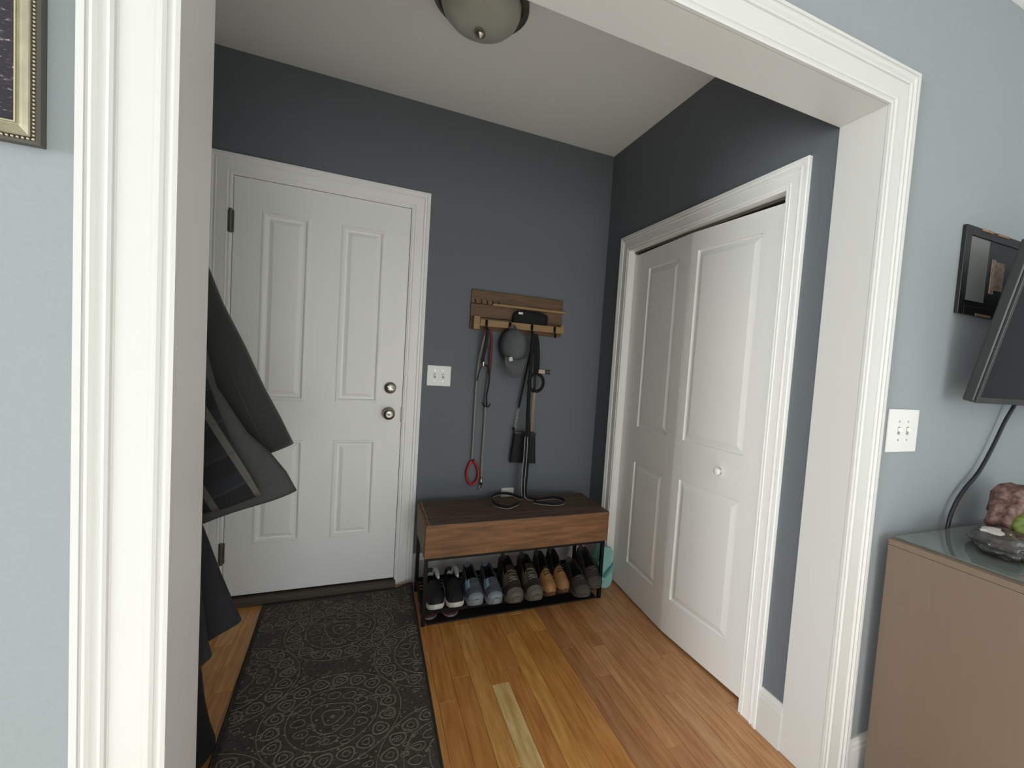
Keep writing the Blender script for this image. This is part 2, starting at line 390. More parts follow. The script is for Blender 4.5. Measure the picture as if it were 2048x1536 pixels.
# ------------------------------------------------------------------ switch plates and outlet
def plate(name, label, cat, x, z, w, h, y, n):
    e = empty(name, (x, y, z), label=label, cat=cat)
    bm = bmesh.new(); B(bm, -w / 2, w / 2, -.006, 0, -h / 2, h / 2, .0025); link('cover_plate', bm, plast, e)
    for i in range(n):
        tx = (i - (n - 1) / 2) * .046
        if name == 'wall_outlet':
            for s in (-1, 1):
                bm = bmesh.new(); B(bm, tx - .016, tx + .016, -.0075, -.004, s * .02 - .014, s * .02 + .014, .002); link('socket', bm, plast, e)
            continue
        sl = box('toggle_slot', tx - .006, tx + .006, -.0068, -.004, -.013, .013, mat('slot_shadow', '#9a9892', .5), e)
        bm = bmesh.new(); B(bm, tx - .0045, tx + .0045, -.018, -.004, -.002, .010, .0015); link('toggle', bm, plast, e)
        for s in (-1, 1):
            bm = bmesh.new(); lathe(bm, [(0, .0055), (.0035, .0055), (.003, .0072), (0, .0074)], (tx, 0, s * .03), 'y', 10, -1); link('screw', bm, nickel, e)
    return e
plate('switch_plate', 'white double toggle switch plate between entry door and coat rack', 'switch', .650, 1.184, .130, .114, YB, 2)
plate('switch_plate', 'white double toggle switch plate on the pale wall beside the opening', 'switch', 1.885, 1.157, .158, .140, 0, 2)
plate('wall_outlet', 'white outlet plate just above the back edge of the bench', 'outlet', 1.094, .462, .078, .118, YB, 1)

# ------------------------------------------------------------------ rug
XA = lambda y: -.083 - .036 * y
XZ = lambda y: .543 + .006 * y
RY0, RY1 = -.45, 1.650
def curl(x, y):
    u = max(0, 1 - math.hypot((x - XZ(RY1)) / .10, (y - RY1) / .10)); return .024 * u * u * (3 - 2 * u)
rug = empty('runner_rug', (0, 0, 0), label='dark grey-green runner rug with raised ring medallions in front of the entry door', cat='rug')
bm = bmesh.new(); NX, NY = 26, 72; top = []; bot = []
for j in range(NY + 1):
    y = RY0 + (RY1 - RY0) * j / NY
    top.append([]); bot.append([])
    for i in range(NX + 1):
        t = i / NX; x = XA(y) + (XZ(y) - XA(y)) * t
        c = curl(x, y); top[-1].append(bm.verts.new((x, y, .0085 + c))); bot[-1].append(bm.verts.new((x, y, .0008 + c)))
for j in range(NY):
    for i in range(NX):
        bm.faces.new((top[j][i], top[j][i + 1], top[j + 1][i + 1], top[j + 1][i])); bm.faces.new((bot[j][i], bot[j + 1][i], bot[j + 1][i + 1], bot[j][i + 1]))
for j in range(NY):
    bm.faces.new((top[j][0], top[j + 1][0], bot[j + 1][0], bot[j][0])); bm.faces.new((top[j][NX], bot[j][NX], bot[j + 1][NX], top[j + 1][NX]))
for i in range(NX):
    bm.faces.new((top[0][i], bot[0][i], bot[0][i + 1], top[0][i + 1])); bm.faces.new((top[NY][i], top[NY][i + 1], bot[NY][i + 1], bot[NY][i]))
link('rug_base', bm, mat('rug_base', '#4b473f', .9, bump=.8, scale=90, var=.35, col2='#35322c'), rug, True)
bm = bmesh.new(); rr = random.Random(5)
def ringline(cx, cy, r, w, n=20, ph=0, squ=1.0, wob=.1, arc=1.0):
    a = []
    for i in range(int(n * arc) + (0 if arc == 1 else 1)):
        th = 2 * PI * i / n + ph; q = r * (1 + wob * math.sin(3 * th + cx * 90)); 
        a.append((cx + q * math.cos(th), cy + q * squ * math.sin(th)))
    m = len(a); lim = lambda x, y: XA(y) + .008 < x < XZ(y) - .008 and RY0 + .01 < y < RY1 - .012
    for i in range(m if arc == 1 else m - 1):
        p, q = a[i], a[(i + 1) % m]
        if not (lim(*p) and lim(*q)): continue
        d = Vector((q[0] - p[0], q[1] - p[1], 0)); nn = Vector((-d.y, d.x, 0)).normalized() * w / 2
        vs = []
        for pt in (p, q):
            z = .0083 + curl(*pt); b = Vector((pt[0], pt[1], z))
            vs.append([bm.verts.new(b - nn), bm.verts.new(b + Vector((0, 0, .0016))), bm.verts.new(b + nn)])
        for s in (0, 1): bm.faces.new((vs[0][s], vs[0][s + 1], vs[1][s + 1], vs[1][s]))
def dot(x, y, r):
    if not (XA(y) + .01 < x < XZ(y) - .01 and RY0 < y < RY1 - .01): return
    z = .0083 + curl(x, y); c = bm.verts.new((x, y, z + .0022)); n = 6
    v = [bm.verts.new((x + r * math.cos(2 * PI * i / n), y + r * math.sin(2 * PI * i / n), z)) for i in range(n)]
    for i in range(n): bm.faces.new((c, v[i], v[(i + 1) % n]))
def medallion(cx, cy):
    for i in range(18):
        th = 2 * PI * i / 18 + .1; x, y = cx + .186 * math.cos(th), cy + .186 * math.sin(th)
        ringline(x, y, .026, .007, 14); ringline(x, y, .012, .004, 8)
    ringline(cx, cy, .225, .004, 60, wob=.01); ringline(cx, cy, .145, .004, 48, wob=.02)
    for i in range(12):
        th = 2 * PI * i / 12; x, y = cx + .105 * math.cos(th), cy + .105 * math.sin(th)
        ringline(x, y, .022, .004, 10, squ=.8); dot(cx + .145 * math.cos(th + .26), cy + .145 * math.sin(th + .26), .005)
    ringline(cx, cy, .07, .005, 24, wob=.12); ringline(cx, cy, .035, .005, 14, wob=.15); dot(cx, cy, .01)
    for i in range(26):
        th = 2 * PI * i / 26; dot(cx + .243 * math.cos(th), cy + .243 * math.sin(th), .0045)
for k in range(-3, 4):
    medallion(.217, .785 + .55 * k)
    for s in (-1, 1): medallion(.217 + s * .36, 1.06 + .55 * k)
for i in range(900):
    x, y = rr.uniform(-.15, .56), rr.uniform(RY0, RY1)
    if i % 3: dot(x, y, rr.uniform(.003, .006))
    else: ringline(x, y, rr.uniform(.006, .016), .0035, 8, rr.random() * 6, .7, .2)
link('raised_pattern', bm, mat('rug_relief', '#807a6c', .9, bump=.5, scale=160, var=.45, col2='#585348'), rug, kind='stuff')
bm = bmesh.new()
tube(bm, [(XZ(y), y, .0055 + curl(XZ(y), y)) for y in [RY0 + (RY1 - RY0) * i / 60 for i in range(61)]], .0055, 8)
tube(bm, [(XA(y), y, .0055) for y in [RY0 + (RY1 - RY0) * i / 60 for i in range(61)]], .0055, 8)
tube(bm, [(XA(RY1) + (XZ(RY1) - XA(RY1)) * i / 30, RY1, .0055 + curl(XA(RY1) + (XZ(RY1) - XA(RY1)) * i / 30, RY1)) for i in range(31)], .0055, 8)
link('bound_edge', bm, mat('rug_binding', '#262621', .9), rug, True)

# ------------------------------------------------------------------ shoe bench
BX0, BX1, BY0, BY1, BZ0, BZ1 = .560, 1.548, 1.250, 1.625, .333, .494
be = empty('shoe_bench', (BX0, BY0, 0), label='brown wooden storage bench on black metal legs with a low shoe shelf', cat='bench')
def bpart(name, m, *a, bev=.002):
    bm = bmesh.new(); B(bm, a[0] - BX0, a[1] - BX0, a[2] - BY0, a[3] - BY0, a[4], a[5], bev); return link(name, bm, m, be)
LX0, LX1 = BX0 + .018, BX1 - .0
bpart('front_panel', benchside, BX0 + .002, BX1 - .001, BY0, BY0 + .018, BZ0, BZ1 - .002)
bpart('end_panel', benchside, BX0, BX0 + .018, BY0 + .0185, BY1, BZ0, BZ1 - .004)
bpart('end_panel', benchside, BX1 - .018, BX1, BY0 + .0185, BY1, BZ0, BZ1 - .004)
bpart('bottom_panel', benchside, BX0 + .019, BX1 - .019, BY0 + .0185, BY1, BZ0, BZ0 + .014)
bpart('back_panel', benchside, BX0 + .019, BX1 - .019, BY1 - .016, BY1, BZ0 + .015, BZ1 - .022)
lid = empty('lid', (0, 0, BZ1 - .020)); lid.parent = be
for i, (a, b) in enumerate(((.0, .095), (.095, .19), (.19, .283), (.283, BY1 - BY0))):
    bm = bmesh.new(); B(bm, .020, BX1 - BX0, a + .0005, b - .0005, 0, .021 + .0003 * (i % 2), .0015); o = link('lid_board', bm, benchtop, lid)
bm = bmesh.new(); B(bm, .0165, .0195, .004, BY1 - BY0, .012, .0215); link('edge_strip', bm, mat('pale_edge', '#a39a8a', .4, .3), lid)
for x in (BX0 + .004, BX1 - .032):
    for y in (BY0 + .004, BY1 - .022):
        bpart('leg', blackm, x, x + .018, y, y + .018, 0, BZ0 - .013, bev=.001)
bpart('top_rail', blackm, BX0 + .004, BX1 - .014, BY0 + .004, BY0 + .018, BZ0 - .013, BZ0 - .0005, bev=.001)
bpart('top_rail', blackm, BX0 + .004, BX1 - .014, BY1 - .018, BY1 - .004, BZ0 - .013, BZ0 - .0005, bev=.001)
sh = empty('shelf', (0, 0, 0)); sh.parent = be
def spart(name, *a):
    bm = bmesh.new(); B(bm, a[0] - BX0, a[1] - BX0, a[2] - BY0, a[3] - BY0, a[4], a[5], .001); return link(name, bm, blackm, sh)
spart('shelf_rail', BX0 + .022, BX1 - .032, BY0 + .006, BY0 + .02, .056, .072); spart('shelf_rail', BX0 + .022, BX1 - .032, BY1 - .02, BY1 - .006, .056, .072)
for i in range(9):
    y = BY0 + .04 + i * .036; spart('shelf_slat', BX0 + .022, BX1 - .032, y, y + .010, .063, .071)
spart('shelf_end', BX0 + .006, BX0 + .02, BY0 + .022, BY1 - .024, .056, .070); spart('shelf_end', BX1 - .030, BX1 - .016, BY0 + .022, BY1 - .024, .056, .070)

shade_sheet = empty('bench_shade', (1.05, 1.43, 0), label='thin dark sheet added on the floor as the shade under the bench shelf', cat='shade_sheet')  # added dark sheet with raised edges, stands in for deep shade below the shelf
bm = bmesh.new(); B(bm, -.462, .462, -.168, .165, .0003, .003); link('shade_base', bm, mat('shade_black', '#17120e', .7), shade_sheet)
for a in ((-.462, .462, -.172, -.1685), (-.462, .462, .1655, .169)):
    bm = bmesh.new(); B(bm, *a, .0003, .008, .001); link('shade_rim', bm, mat('shade_black', '#17120e', .7), shade_sheet)
# ------------------------------------------------------------------ shoes
def lerp(tab, t):
    for (a, u), (b, v) in zip(tab, tab[1:]):
        if t <= b: s = (t - a) / (b - a); s = s * s * (3 - 2 * s); return u + (v - u) * s
    return tab[-1][1]
WT = [(0, .30), (.03, .60), (.10, .86), (.2, .99), (.3, 1.0), (.5, .86), (.65, .78), (.85, .80), (.95, .66), (1.0, .40)]
def shoe(name, label, group, p, loc, rz, tilt=0):
    """p: L, W, toe/vamp/ankle heights, cols; toe towards -y, origin under the toe"""
    L, Wd = p['L'], p['W']; sole = p['sole']; o0 = p.get('open', .48)
    HT = [(0, sole + .012), (.05, p['toe'] * .8), (.15, p['toe']), (.35, p['vamp']), (o0, p['throat']), (o0 + .2, p['ankle'] * .93), (.95, p['ankle']), (1.0, p['ankle'] * .97)]
    e = empty(name, loc, rz, label=label, cat='shoe', group=group); e.rotation_euler = (tilt, 0, rz)
    up_ = mat(*p['upper']); so = mat(*p['solem']); li = mat(*p['lining'])
    # sole
    bm = bmesh.new(); n = 18; R = []
    for z, k in ((0, .93), (sole * .35, 1.0), (sole, 1.02)):
        left = []; right = []
        for i in range(n + 1):
            t = i / n; w = Wd / 2 * lerp(WT, t) * k; y = (t * 1.02 - .01) * L * (1 if k > .95 else .985) + (.004 if k < .95 else 0)
            zz = z + .012 * max(0, 1 - t / .15) ** 2 * (1 if p.get('spring', 1) else 0)
            left.append((-w, y, zz)); right.append((w, y, zz))
        R.append(left + right[::-1])
    loft(bm, R); link('sole', bm, so, e)
    # upper: arch sections with a hollow at the ankle
    NS, NT = 28, 26; V = {}
    sec = {}
    def pt(s, t, off=0):
        w = Wd / 2 * lerp(WT, t) * .96; h = lerp(HT, t)
        dip = 0
        if t > o0: dip = min(1, (t - o0) / .08) ; dip = dip * dip * (3 - 2 * dip)
        if t > .955: dip *= max(0, 1 - (t - .955) / .03)
        th = s * PI / 2
        tall = min(1, max(0, (h - sole) / .12))
        narrow = 1 - .26 * tall * abs(math.cos(th)) ** 1.2
        x = w * math.sin(th) * narrow if abs(s) < 1 else w * (1 if s > 0 else -1)
        q = abs(math.cos(th)) ** .62
        z = sole * .9 + (h - sole * .9) * q
        rim = p.get('rim', .62)
        if abs(s) < rim and dip > 0:
            u = 1 - abs(s) / rim; u = u ** .45
            zr = sole * .9 + (h - sole * .9) * (abs(math.cos(rim * PI / 2)) ** .62) * 1.15
            z = (1 - dip) * z + dip * (zr + (sole + .006 - zr) * u)
        elif dip > 0:
            z = (1 - dip) * z + dip * min(sole * .9 + (h - sole * .9) * q * 1.15, h)
        if t > .955 and abs(s) < rim:
            zr = sole * .9 + (h - sole * .9) * (abs(math.cos(rim * PI / 2)) ** .62) * 1.15
            z = min(z, zr * 1.03)
        y = t * L
        if off:
            x *= 1 + off / max(w, .01); z += off
        return Vector((x, y, z))
    bm = bmesh.new(); bl = bmesh.new()
    def mesh_patch(b, s0, s1, t0, t1, ns, nt, off=0, cond=None):
        G = [[b.verts.new(pt(s0 + (s1 - s0) * i / ns, t0 + (t1 - t0) * j / nt, off)) for i in range(ns + 1)] for j in range(nt + 1)]
        for j in range(nt):
            for i in range(ns):
                if cond and not cond(s0 + (s1 - s0) * (i + .5) / ns, t0 + (t1 - t0) * (j + .5) / nt): continue
                b.faces.new((G[j][i], G[j][i + 1], G[j + 1][i + 1], G[j + 1][i]))
    inner = lambda s, t: abs(s) < .57 and o0 + .02 < t < .96
    mesh_patch(bm, -1, 1, .0, 1.0, NS, NT + 6, 0, lambda s, t: not inner(s, t)); link('upper', bm, up_, e, True)
    mesh_patch(bl, -1, 1, .0, 1.0, NS, NT + 6, 0, inner); link('lining', bl, li, e, True)
    for nm, mm, (s0, s1, t0, t1), off in p.get('patches', ()):
        b = bmesh.new(); mesh_patch(b, s0, s1, t0, t1, 10, 8, off); link(nm, b, mat(*mm), e, True)
    if p.get('collar'):
        b = bmesh.new(); ts = (.66, .74, .82, .90, .95)
        P_ = [pt(-.35, .955, .003), pt(-.1, .965, .003), pt(.2, .962, .003), pt(.45, .955, .003)] + [pt(.63, t, .002) for t in (.93, .88, .82, .76, .70, .64, .58)]
        tube(b, P_, [.005, .010, .012, .013, .014, .014, .014, .013, .012, .010, .005], 10, flat=.8); link('heel_collar', b, mat(*WHS), e, True)
    if p.get('tongue'):
        b = bmesh.new(); z0 = lerp(HT, o0 - .04); z1 = p['tongue']; y = (o0 - .02) * L; w = Wd * .20
        loft(b, [[(-w, y, z0), (w, y, z0), (w, y + .01, z0), (-w, y + .01, z0)],
                 [(-w * 1.05, y + .03, (z0 + z1) / 2), (w * 1.05, y + .03, (z0 + z1) / 2), (w * 1.05, y + .042, (z0 + z1) / 2), (-w * 1.05, y + .042, (z0 + z1) / 2)],
                 [(-w * .8, y + .045, z1), (w * .8, y + .045, z1), (w * .8, y + .055, z1), (-w * .8, y + .055, z1)]])
        link('tongue', b, mat(*p.get('tonguem', p['upper'])), e, True)
    if p.get('laces'):
        b = bmesh.new()
        for i in range(p['laces']):
            t = .27 + (o0 - .27) * (i + .3) / p['laces']
            tube(b, [pt(s, t, .004) + Vector((0, .004 * (-1) ** i * s * 4, 0)) for s in (-.34, -.17, 0, .17, .34)], .0026, 6)
        link('laces', b, mat(*p['lacem']), e, True)
    return e
BKU = ('shoe_black_knit', '#131315', .7, 0, .5, 200, .3); WHS = ('shoe_white_foam', '#cfcfc8', .5)
BLK = ('shoe_black_inner', '#0b0b0c', .9); GRU = ('shoe_grey_blue_mesh', '#525d68', .75, 0, .5, 180, .25); GRS = ('shoe_grey_sole', '#7f868c', .6)
LBL = ('shoe_pale_blue_panel', '#87a7bb', .6); DGR = ('shoe_dark_grey_band', '#4a4f55', .7)
BRU = ('shoe_brown_suede', '#2f261c', .8, 0, .5, 120, .4); BRS = ('shoe_grey_rubber_toe', '#5e564e', .6); BRL = ('shoe_olive_lace', '#6f6a55', .6)
TAU = ('boot_tan_leather', '#9c7044', .6, 0, .3, 60, .3); TAS = ('boot_brown_sole', '#5a3a20', .7); DKB = ('boot_dark_shaft', '#241c15', .8, 0, .4, 90, .3)
GBU = ('shoe_grey_brown_canvas', '#352f2a', .85, 0, .5, 140, .3); GBS = ('shoe_dim_sole', '#4a443f', .8)
P1 = dict(L=.285, W=.090, sole=.026, toe=.068, vamp=.085, throat=.098, ankle=.105, open=.46, upper=BKU, solem=WHS, lining=BLK,
          collar=True)
P2 = dict(L=.29, W=.090, sole=.030, toe=.070, vamp=.088, throat=.100, ankle=.124, open=.40, upper=GRU, solem=GRS, lining=BLK, laces=4, lacem=DGR,
          patches=[('toe_guard', GRS, (-.95, .95, .0, .09), .003), ('toe_band', DGR, (-.8, .8, .11, .24), .002), ('side_panel', LBL, (-.85, -.34, .24, .46), .003)])
P3 = dict(L=.30, W=.101, sole=.030, toe=.074, vamp=.095, throat=.125, ankle=.170, open=.43, upper=BRU, solem=BRS, lining=BLK, tongue=.132, tonguem=BRU, laces=6, lacem=BRL,
          patches=[('toe_cap', BRS, (-1.0, 1.0, .0, .13), .003), ('side_overlay', ('boot_overlay', '#55483a', .7), (-.85, -.4, .25, .5), .003), ('side_overlay', ('boot_overlay', '#55483a', .7), (.4, .85, .25, .5), .003)])
P4 = dict(L=.27, W=.079, sole=.020, toe=.075, vamp=.100, throat=.120, ankle=.190, open=.46, upper=DKB, solem=TAS, lining=BLK, laces=3, lacem=DKB,
          patches=[('toe_leather', TAU, (-.96, .96, .0, .40), .003)])
P5 = dict(L=.27, W=.100, sole=.018, toe=.058, vamp=.078, throat=.088, ankle=.126, open=.38, upper=GBU, solem=GBS, lining=BLK, laces=3, lacem=GBS,
          patches=[('toe_cap', ('shoe_taupe_toe', '#443d37', .8), (-.95, .95, .0, .16), .003)])
G = 'shoes on the bench shelf'; ZS = .0725
shoe('sneaker', 'black slip-on sneaker nearest the bench\'s left leg, white foam collar', G, P1, (.630, 1.240, ZS), .0)
shoe('sneaker', 'black slip-on sneaker beside the grey-blue pair, white foam collar upright', G, P1, (.724, 1.234, ZS), -.02)
shoe('sneaker', 'grey running shoe with pale blue side panel, beside the black slip-ons', G, P2, (.819, 1.222, ZS), -.02)
shoe('sneaker', 'grey running shoe with pale blue side panel, beside the brown hiking shoes', G, P2, (.914, 1.208, ZS), -.02)
shoe('hiking_shoe', 'brown laced hiking shoe with grey rubber toe, beside the grey-blue sneakers', G, P3, (1.015, 1.190, ZS), -.01)
shoe('hiking_shoe', 'brown laced hiking shoe with grey rubber toe, beside the tan boots', G, P3, (1.120, 1.184, ZS), -.02)
shoe('ankle_boot', 'tan leather boot with dark shaft, beside the brown hiking shoes', G, P4, (1.212, 1.205, ZS), 0)
shoe('ankle_boot', 'tan leather boot with dark shaft, beside the grey-brown canvas shoes', G, P4, (1.294, 1.215, ZS), -.01)
shoe('canvas_shoe', 'grey-brown low shoe angled forward off the shelf, beside the tan boots', G, P5, (1.372, 1.140, ZS + .002), -.06, .05)
shoe('canvas_shoe', 'grey-brown low shoe leaning high against the bench\'s right leg', G, P5, (1.476, 1.205, ZS + .004), -.03, .20)
# low slippers on the floor below the shelf
PS = dict(L=.24, W=.082, sole=.010, toe=.030, vamp=.040, throat=.044, ankle=.040, open=.46, upper=('slipper_maroon', '#5b2a2c', .8, 0, .4, 100, .3), solem=('slipper_sole', '#8d8480', .7), lining=BLK, spring=0,
          patches=[('white_stripe', WHS, (-.25, .25, .22, .28), .002)])
shoe('slipper', 'maroon flat slipper under the shelf, nearest the left leg', 'slippers under the shelf', PS, (.612, 1.300, .0035), .05)
shoe('slipper', 'maroon flat slipper under the shelf, second from the left leg', 'slippers under the shelf', PS, (.712, 1.296, .0035), -.05)
# teal sandals standing on end at the right
teal = mat('teal_rubber', '#8ec6bf', .55, bump=.2, scale=50); teald = mat('teal_strap', '#5aa5a0', .5)
def sandal(label, loc, rot):
    e = empty('sandal', loc, label=label, cat='shoe', group='teal sandals beside the bench'); e.rotation_euler = rot
    bm = bmesh.new(); R = []; n = 18; Ls, Ws = .235, .088
    for z, k in ((0, .95), (.006, 1.0), (.018, 1.0), (.022, .94)):
        a = [(-Ws / 2 * lerp(WT, i / n) * k, (i / n) * Ls, z) for i in range(n + 1)]; b = [(-x, y, zz) for x, y, zz in a]
        R.append(a + b[::-1])
    loft(bm, R); link('sole', bm, teal, e, False)
    bm = bmesh.new(); 
    for s in (-1, 1):
        ribbon(bm, [(0, .06, .022), (s * .012, .085, .038), (s * .030, .115, .036), (s * .042, .145, .014)], .014, .004, (1, .3 * s, 0)); 
    link('strap', bm, teald, e, True); return e
sandal('teal rubber sandal standing on end between the bench leg and closet casing', (1.612, 1.36, .003), (math.radians(82), 0, math.radians(-35)))
sandal('teal rubber sandal standing behind the other, against the closet casing', (1.632, 1.475, .003), (math.radians(80), 0, math.radians(-50)))

# ------------------------------------------------------------------ wall rack with hooks
RX0, RX1 = .805, 1.372; RY = YB
rk = empty('coat_rack', (RX0, RY, 1.46), label='brown wooden wall rack with pocket shelf and hooks above the bench', cat='rack')
def rp(name, m, x0, x1, d0, d1, z0, z1, bev=.002):
    bm = bmesh.new(); B(bm, x0 - RX0, x1 - RX0, -d1, -d0, z0 - 1.46, z1 - 1.46, bev); return link(name, bm, m, rk)
rp('back_board', rackw, RX0, RX1, 0, .018, 1.612, 1.690)
rp('back_board', rackw, RX0, RX1, 0, .018, 1.536, 1.610)
rp('back_board', rackw, RX0, RX1, 0, .018, 1.462, 1.534)
rp('ledge', rackl, .925, RX1 + .012, .0185, .040, 1.606, 1.620)
rp('pocket_bottom', rackw, RX0 + .02, RX1 - .004, .0185, .062, 1.486, 1.498)
rp('pocket_front', rackl, RX0 + .045, RX1 - .004, .0625, .076, 1.482, 1.520)
rp('side_block', rackl, RX0 + .010, RX0 + .044, .0185, .076, 1.462, 1.535)
rp('side_block', rackl, RX1 - .022, RX1 - .003, .0185, .062, 1.500, 1.535)
for x in (.886, 1.024, 1.158, 1.303):
    bm = bmesh.new(); tube(bm, [(x - RX0, -.078, .052), (x - RX0, -.081, .028), (x - RX0, -.082, .004), (x - RX0, -.092, -.006), (x - RX0, -.104, .002), (x - RX0, -.106, .016)], .0042, 8, sm=4)
    B(bm, x - .007 - RX0, x + .007 - RX0, -.081, -.0765, .026, .058)
    link('hook', bm, blackm, rk, True)
for i in range(5):
    x = .826 + i * .034
    bm = bmesh.new(); tube(bm, [(x - RX0, -.018, .172), (x - RX0, -.034, .170), (x - RX0, -.040, .160), (x - RX0, -.033, .153), (x + .006 - RX0, -.028, .158)], .0022, 6, sm=3)
    link('key_hook', bm, blackm, rk, True)
# black knit cap on the rack shelf
bm = bmesh.new(); bmesh.ops.create_uvsphere(bm, u_segments=24, v_segments=14, radius=1)
for v in bm.verts:
    x, y, z = v.co; sq = lambda a, p: math.copysign(abs(a) ** p, a)
    v.co = Vector((sq(x, .65) * .112, sq(y, .8) * .0205, sq(z, .6) * .050 + .006 * math.sin(9 * x) * (1 - abs(z))))
cap = empty('knit_cap', (1.158, YB - .0405, 1.5505), label='black folded knit cap tucked in the wooden rack shelf', cat='hat')
link('body', bm, blkfab, cap, True)
box('label_tab', -.082, -.056, -.021, -.018, .022, .034, mat('white_tag', '#d8d8d4', .5), cap, label='small white tag')
# grey baseball cap hanging from the second hook
gry = mat('grey_cotton', '#5b5d60', .9, bump=.4, scale=220, var=.1); bc = empty('baseball_cap', (1.043, YB - .095, 1.49), label='grey baseball cap hanging brim down from the second hook', cat='hat')
bm = bmesh.new(); R = []
for i in range(11):
    th = PI / 2 * i / 10; R.append([(math.sin(2 * PI * k / 28) * .073 * math.cos(th * .98), -.018 - .074 * math.sin(th), -.105 + .098 * math.cos(2 * PI * k / 28) * math.cos(th * .98)) for k in range(28)])
loft(bm, [[(x * 1.0, .045, z) for x, y, z in R[0]]] + R, True, True); link('crown', bm, gry, bc, True)
bm = bmesh.new(); G1 = []
for k in (0, 1):
    ring = []
    for i in range(15):
        a = PI * i / 14; ring.append((-.060 * math.cos(a), -.058 - .012 * math.sin(a) - k * .004, -.190 - .102 * math.sin(a)))
    for i in range(15):
        a = PI * (14 - i) / 14; ring.append((-.060 * math.cos(a), -.060 - .02 * math.sin(a) - k * .004, -.165 - .02 * math.sin(a)))
    G1.append(ring)
loft(bm, G1); link('brim', bm, gry, bc, True)
bm = bmesh.new()
for s in (1, -1):
    q = [(-.044, -.079, -.176), (-.028, -.089, -.170), (-.022, -.087, -.192), (-.038, -.078, -.198)]
v = [bm.verts.new((x, y - .006, z)) for x, y, z in q]; v2 = [bm.verts.new((x, y + .004, z)) for x, y, z in q]
bm.faces.new(v); bm.faces.new(v2[::-1])
for i in range(4): bm.faces.new((v[i], v[(i + 1) % 4], v2[(i + 1) % 4], v2[i]))
link('front_patch', bm, mat('white_tag', '#d8d8d4', .5), bc, label='small white patch on the cap front')
bm = bmesh.new(); tube(bm, [(-.03, .0, -.012), (-.018, -.005, .006), (0, -.006, .012), (.0, -.006, .012), (.006, -.004, .004), (.02, .0, -.012)], .004, 8, sm=3); link('back_strap', bm, gry, bc, True)

# ------------------------------------------------------------------ leashes and bag
Yh = YB - .094
rope = mat('grey_rope', '#8d8b88', .6, bump=.5, scale=260, var=.3); redr = mat('red_cord', '#6a2a30', .7, bump=.4, scale=200); redh = mat('red_rubber', '#a52a27', .5)
l1 = empty('rope_leash', (0, 0, 0), label='grey rope dog leash with red loop handle on the first hook', cat='leash')
bm = bmesh.new(); tube(bm, [(.884, Yh - .006, 1.462), (.872, Yh, 1.40), (.864, YB - .05, 1.30), (.860, YB - .03, 1.20), (.860, YB - .022, .97), (.861, YB - .022, .75), (.859, YB - .022, .712)], .0072, 8, sm=6)
tube(bm, [(.929, YB - .03, 1.22), (.921, YB - .024, 1.089), (.922, YB - .022, .88), (.920, YB - .022, .68), (.922, YB - .022, .60)], .0072, 8, sm=6); link('rope', bm, rope, l1, True)
bm = bmesh.new(); tube(bm, [(.884, Yh - .006, 1.463), (.902, Yh, 1.456), (.918, Yh + .012, 1.42), (.929, YB - .045, 1.32), (.931, YB - .033, 1.24), (.929, YB - .030, 1.21)], .0082, 8, sm=6)
tube(bm, [(.884, Yh - .007, 1.464), (.874, Yh - .001, 1.42), (.866, YB - .055, 1.33)], .0080, 8, sm=5); link('red_sleeve', bm, redr, l1, True)
bm = bmesh.new(); tube(bm, [(.859, YB - .022, .700), (.840, YB - .022, .660), (.834, YB - .022, .615), (.846, YB - .022, .575), (.868, YB - .022, .556), (.892, YB - .022, .575), (.903, YB - .022, .615), (.892, YB - .022, .665), (.868, YB - .022, .700)], .0135, 8, sm=5, flat=.6); link('handle_loop', bm, redh, l1, True)
bm = bmesh.new(); lathe(bm, [(0, 0), (.009, 0), (.010, .02), (.006, .045), (0, .047)], (.922, YB - .022, .552), 'z', 12)
tube(bm, [(.916, YB - .022, .556), (.911, YB - .022, .540), (.919, YB - .022, .524), (.931, YB - .022, .530), (.931, YB - .022, .548)], .003, 6, sm=3); link('clip', bm, nickel, l1, True)
l2 = empty('cord_leash', (0, 0, 0), label='thin black knotted cord leash on the first hook', cat='leash')
bm = bmesh.new(); tube(bm, [(.888, Yh - .016, 1.462), (.884, Yh - .012, 1.40), (.880, Yh, 1.34), (.872, Yh, 1.28), (.872, Yh, 1.264)], .009, 8, sm=5)
tube(bm, [(.873, Yh, 1.266), (.892, Yh + .01, 1.262), (.914, Yh + .02, 1.246), (.924, Yh + .03, 1.19), (.920, Yh + .03, 1.13), (.914, Yh + .03, 1.09), (.917, Yh + .03, 1.04), (.914, Yh + .03, 1.02)], .0048, 8, sm=6)
tube(bm, [(.872, Yh, 1.27), (.858, Yh + .01, 1.22), (.850, Yh + .015, 1.17)], .0038, 6, sm=4)
tube(bm, [(.893, Yh + .03, 1.046), (.903, Yh + .026, 1.024), (.915, Yh + .024, 1.028), (.927, Yh + .026, 1.022), (.938, Yh + .03, 1.040)], .0042, 6, sm=4); link('cord', bm, mat('black_cord', '#141012', .7, bump=.3, scale=200), l2, True)
bm = bmesh.new(); lathe(bm, [(0, 0), (.007, 0), (.007, .022), (0, .022)], (.8745, Yh - .010, 1.258), 'z', 10); link('toggle', bm, nickel, l2)
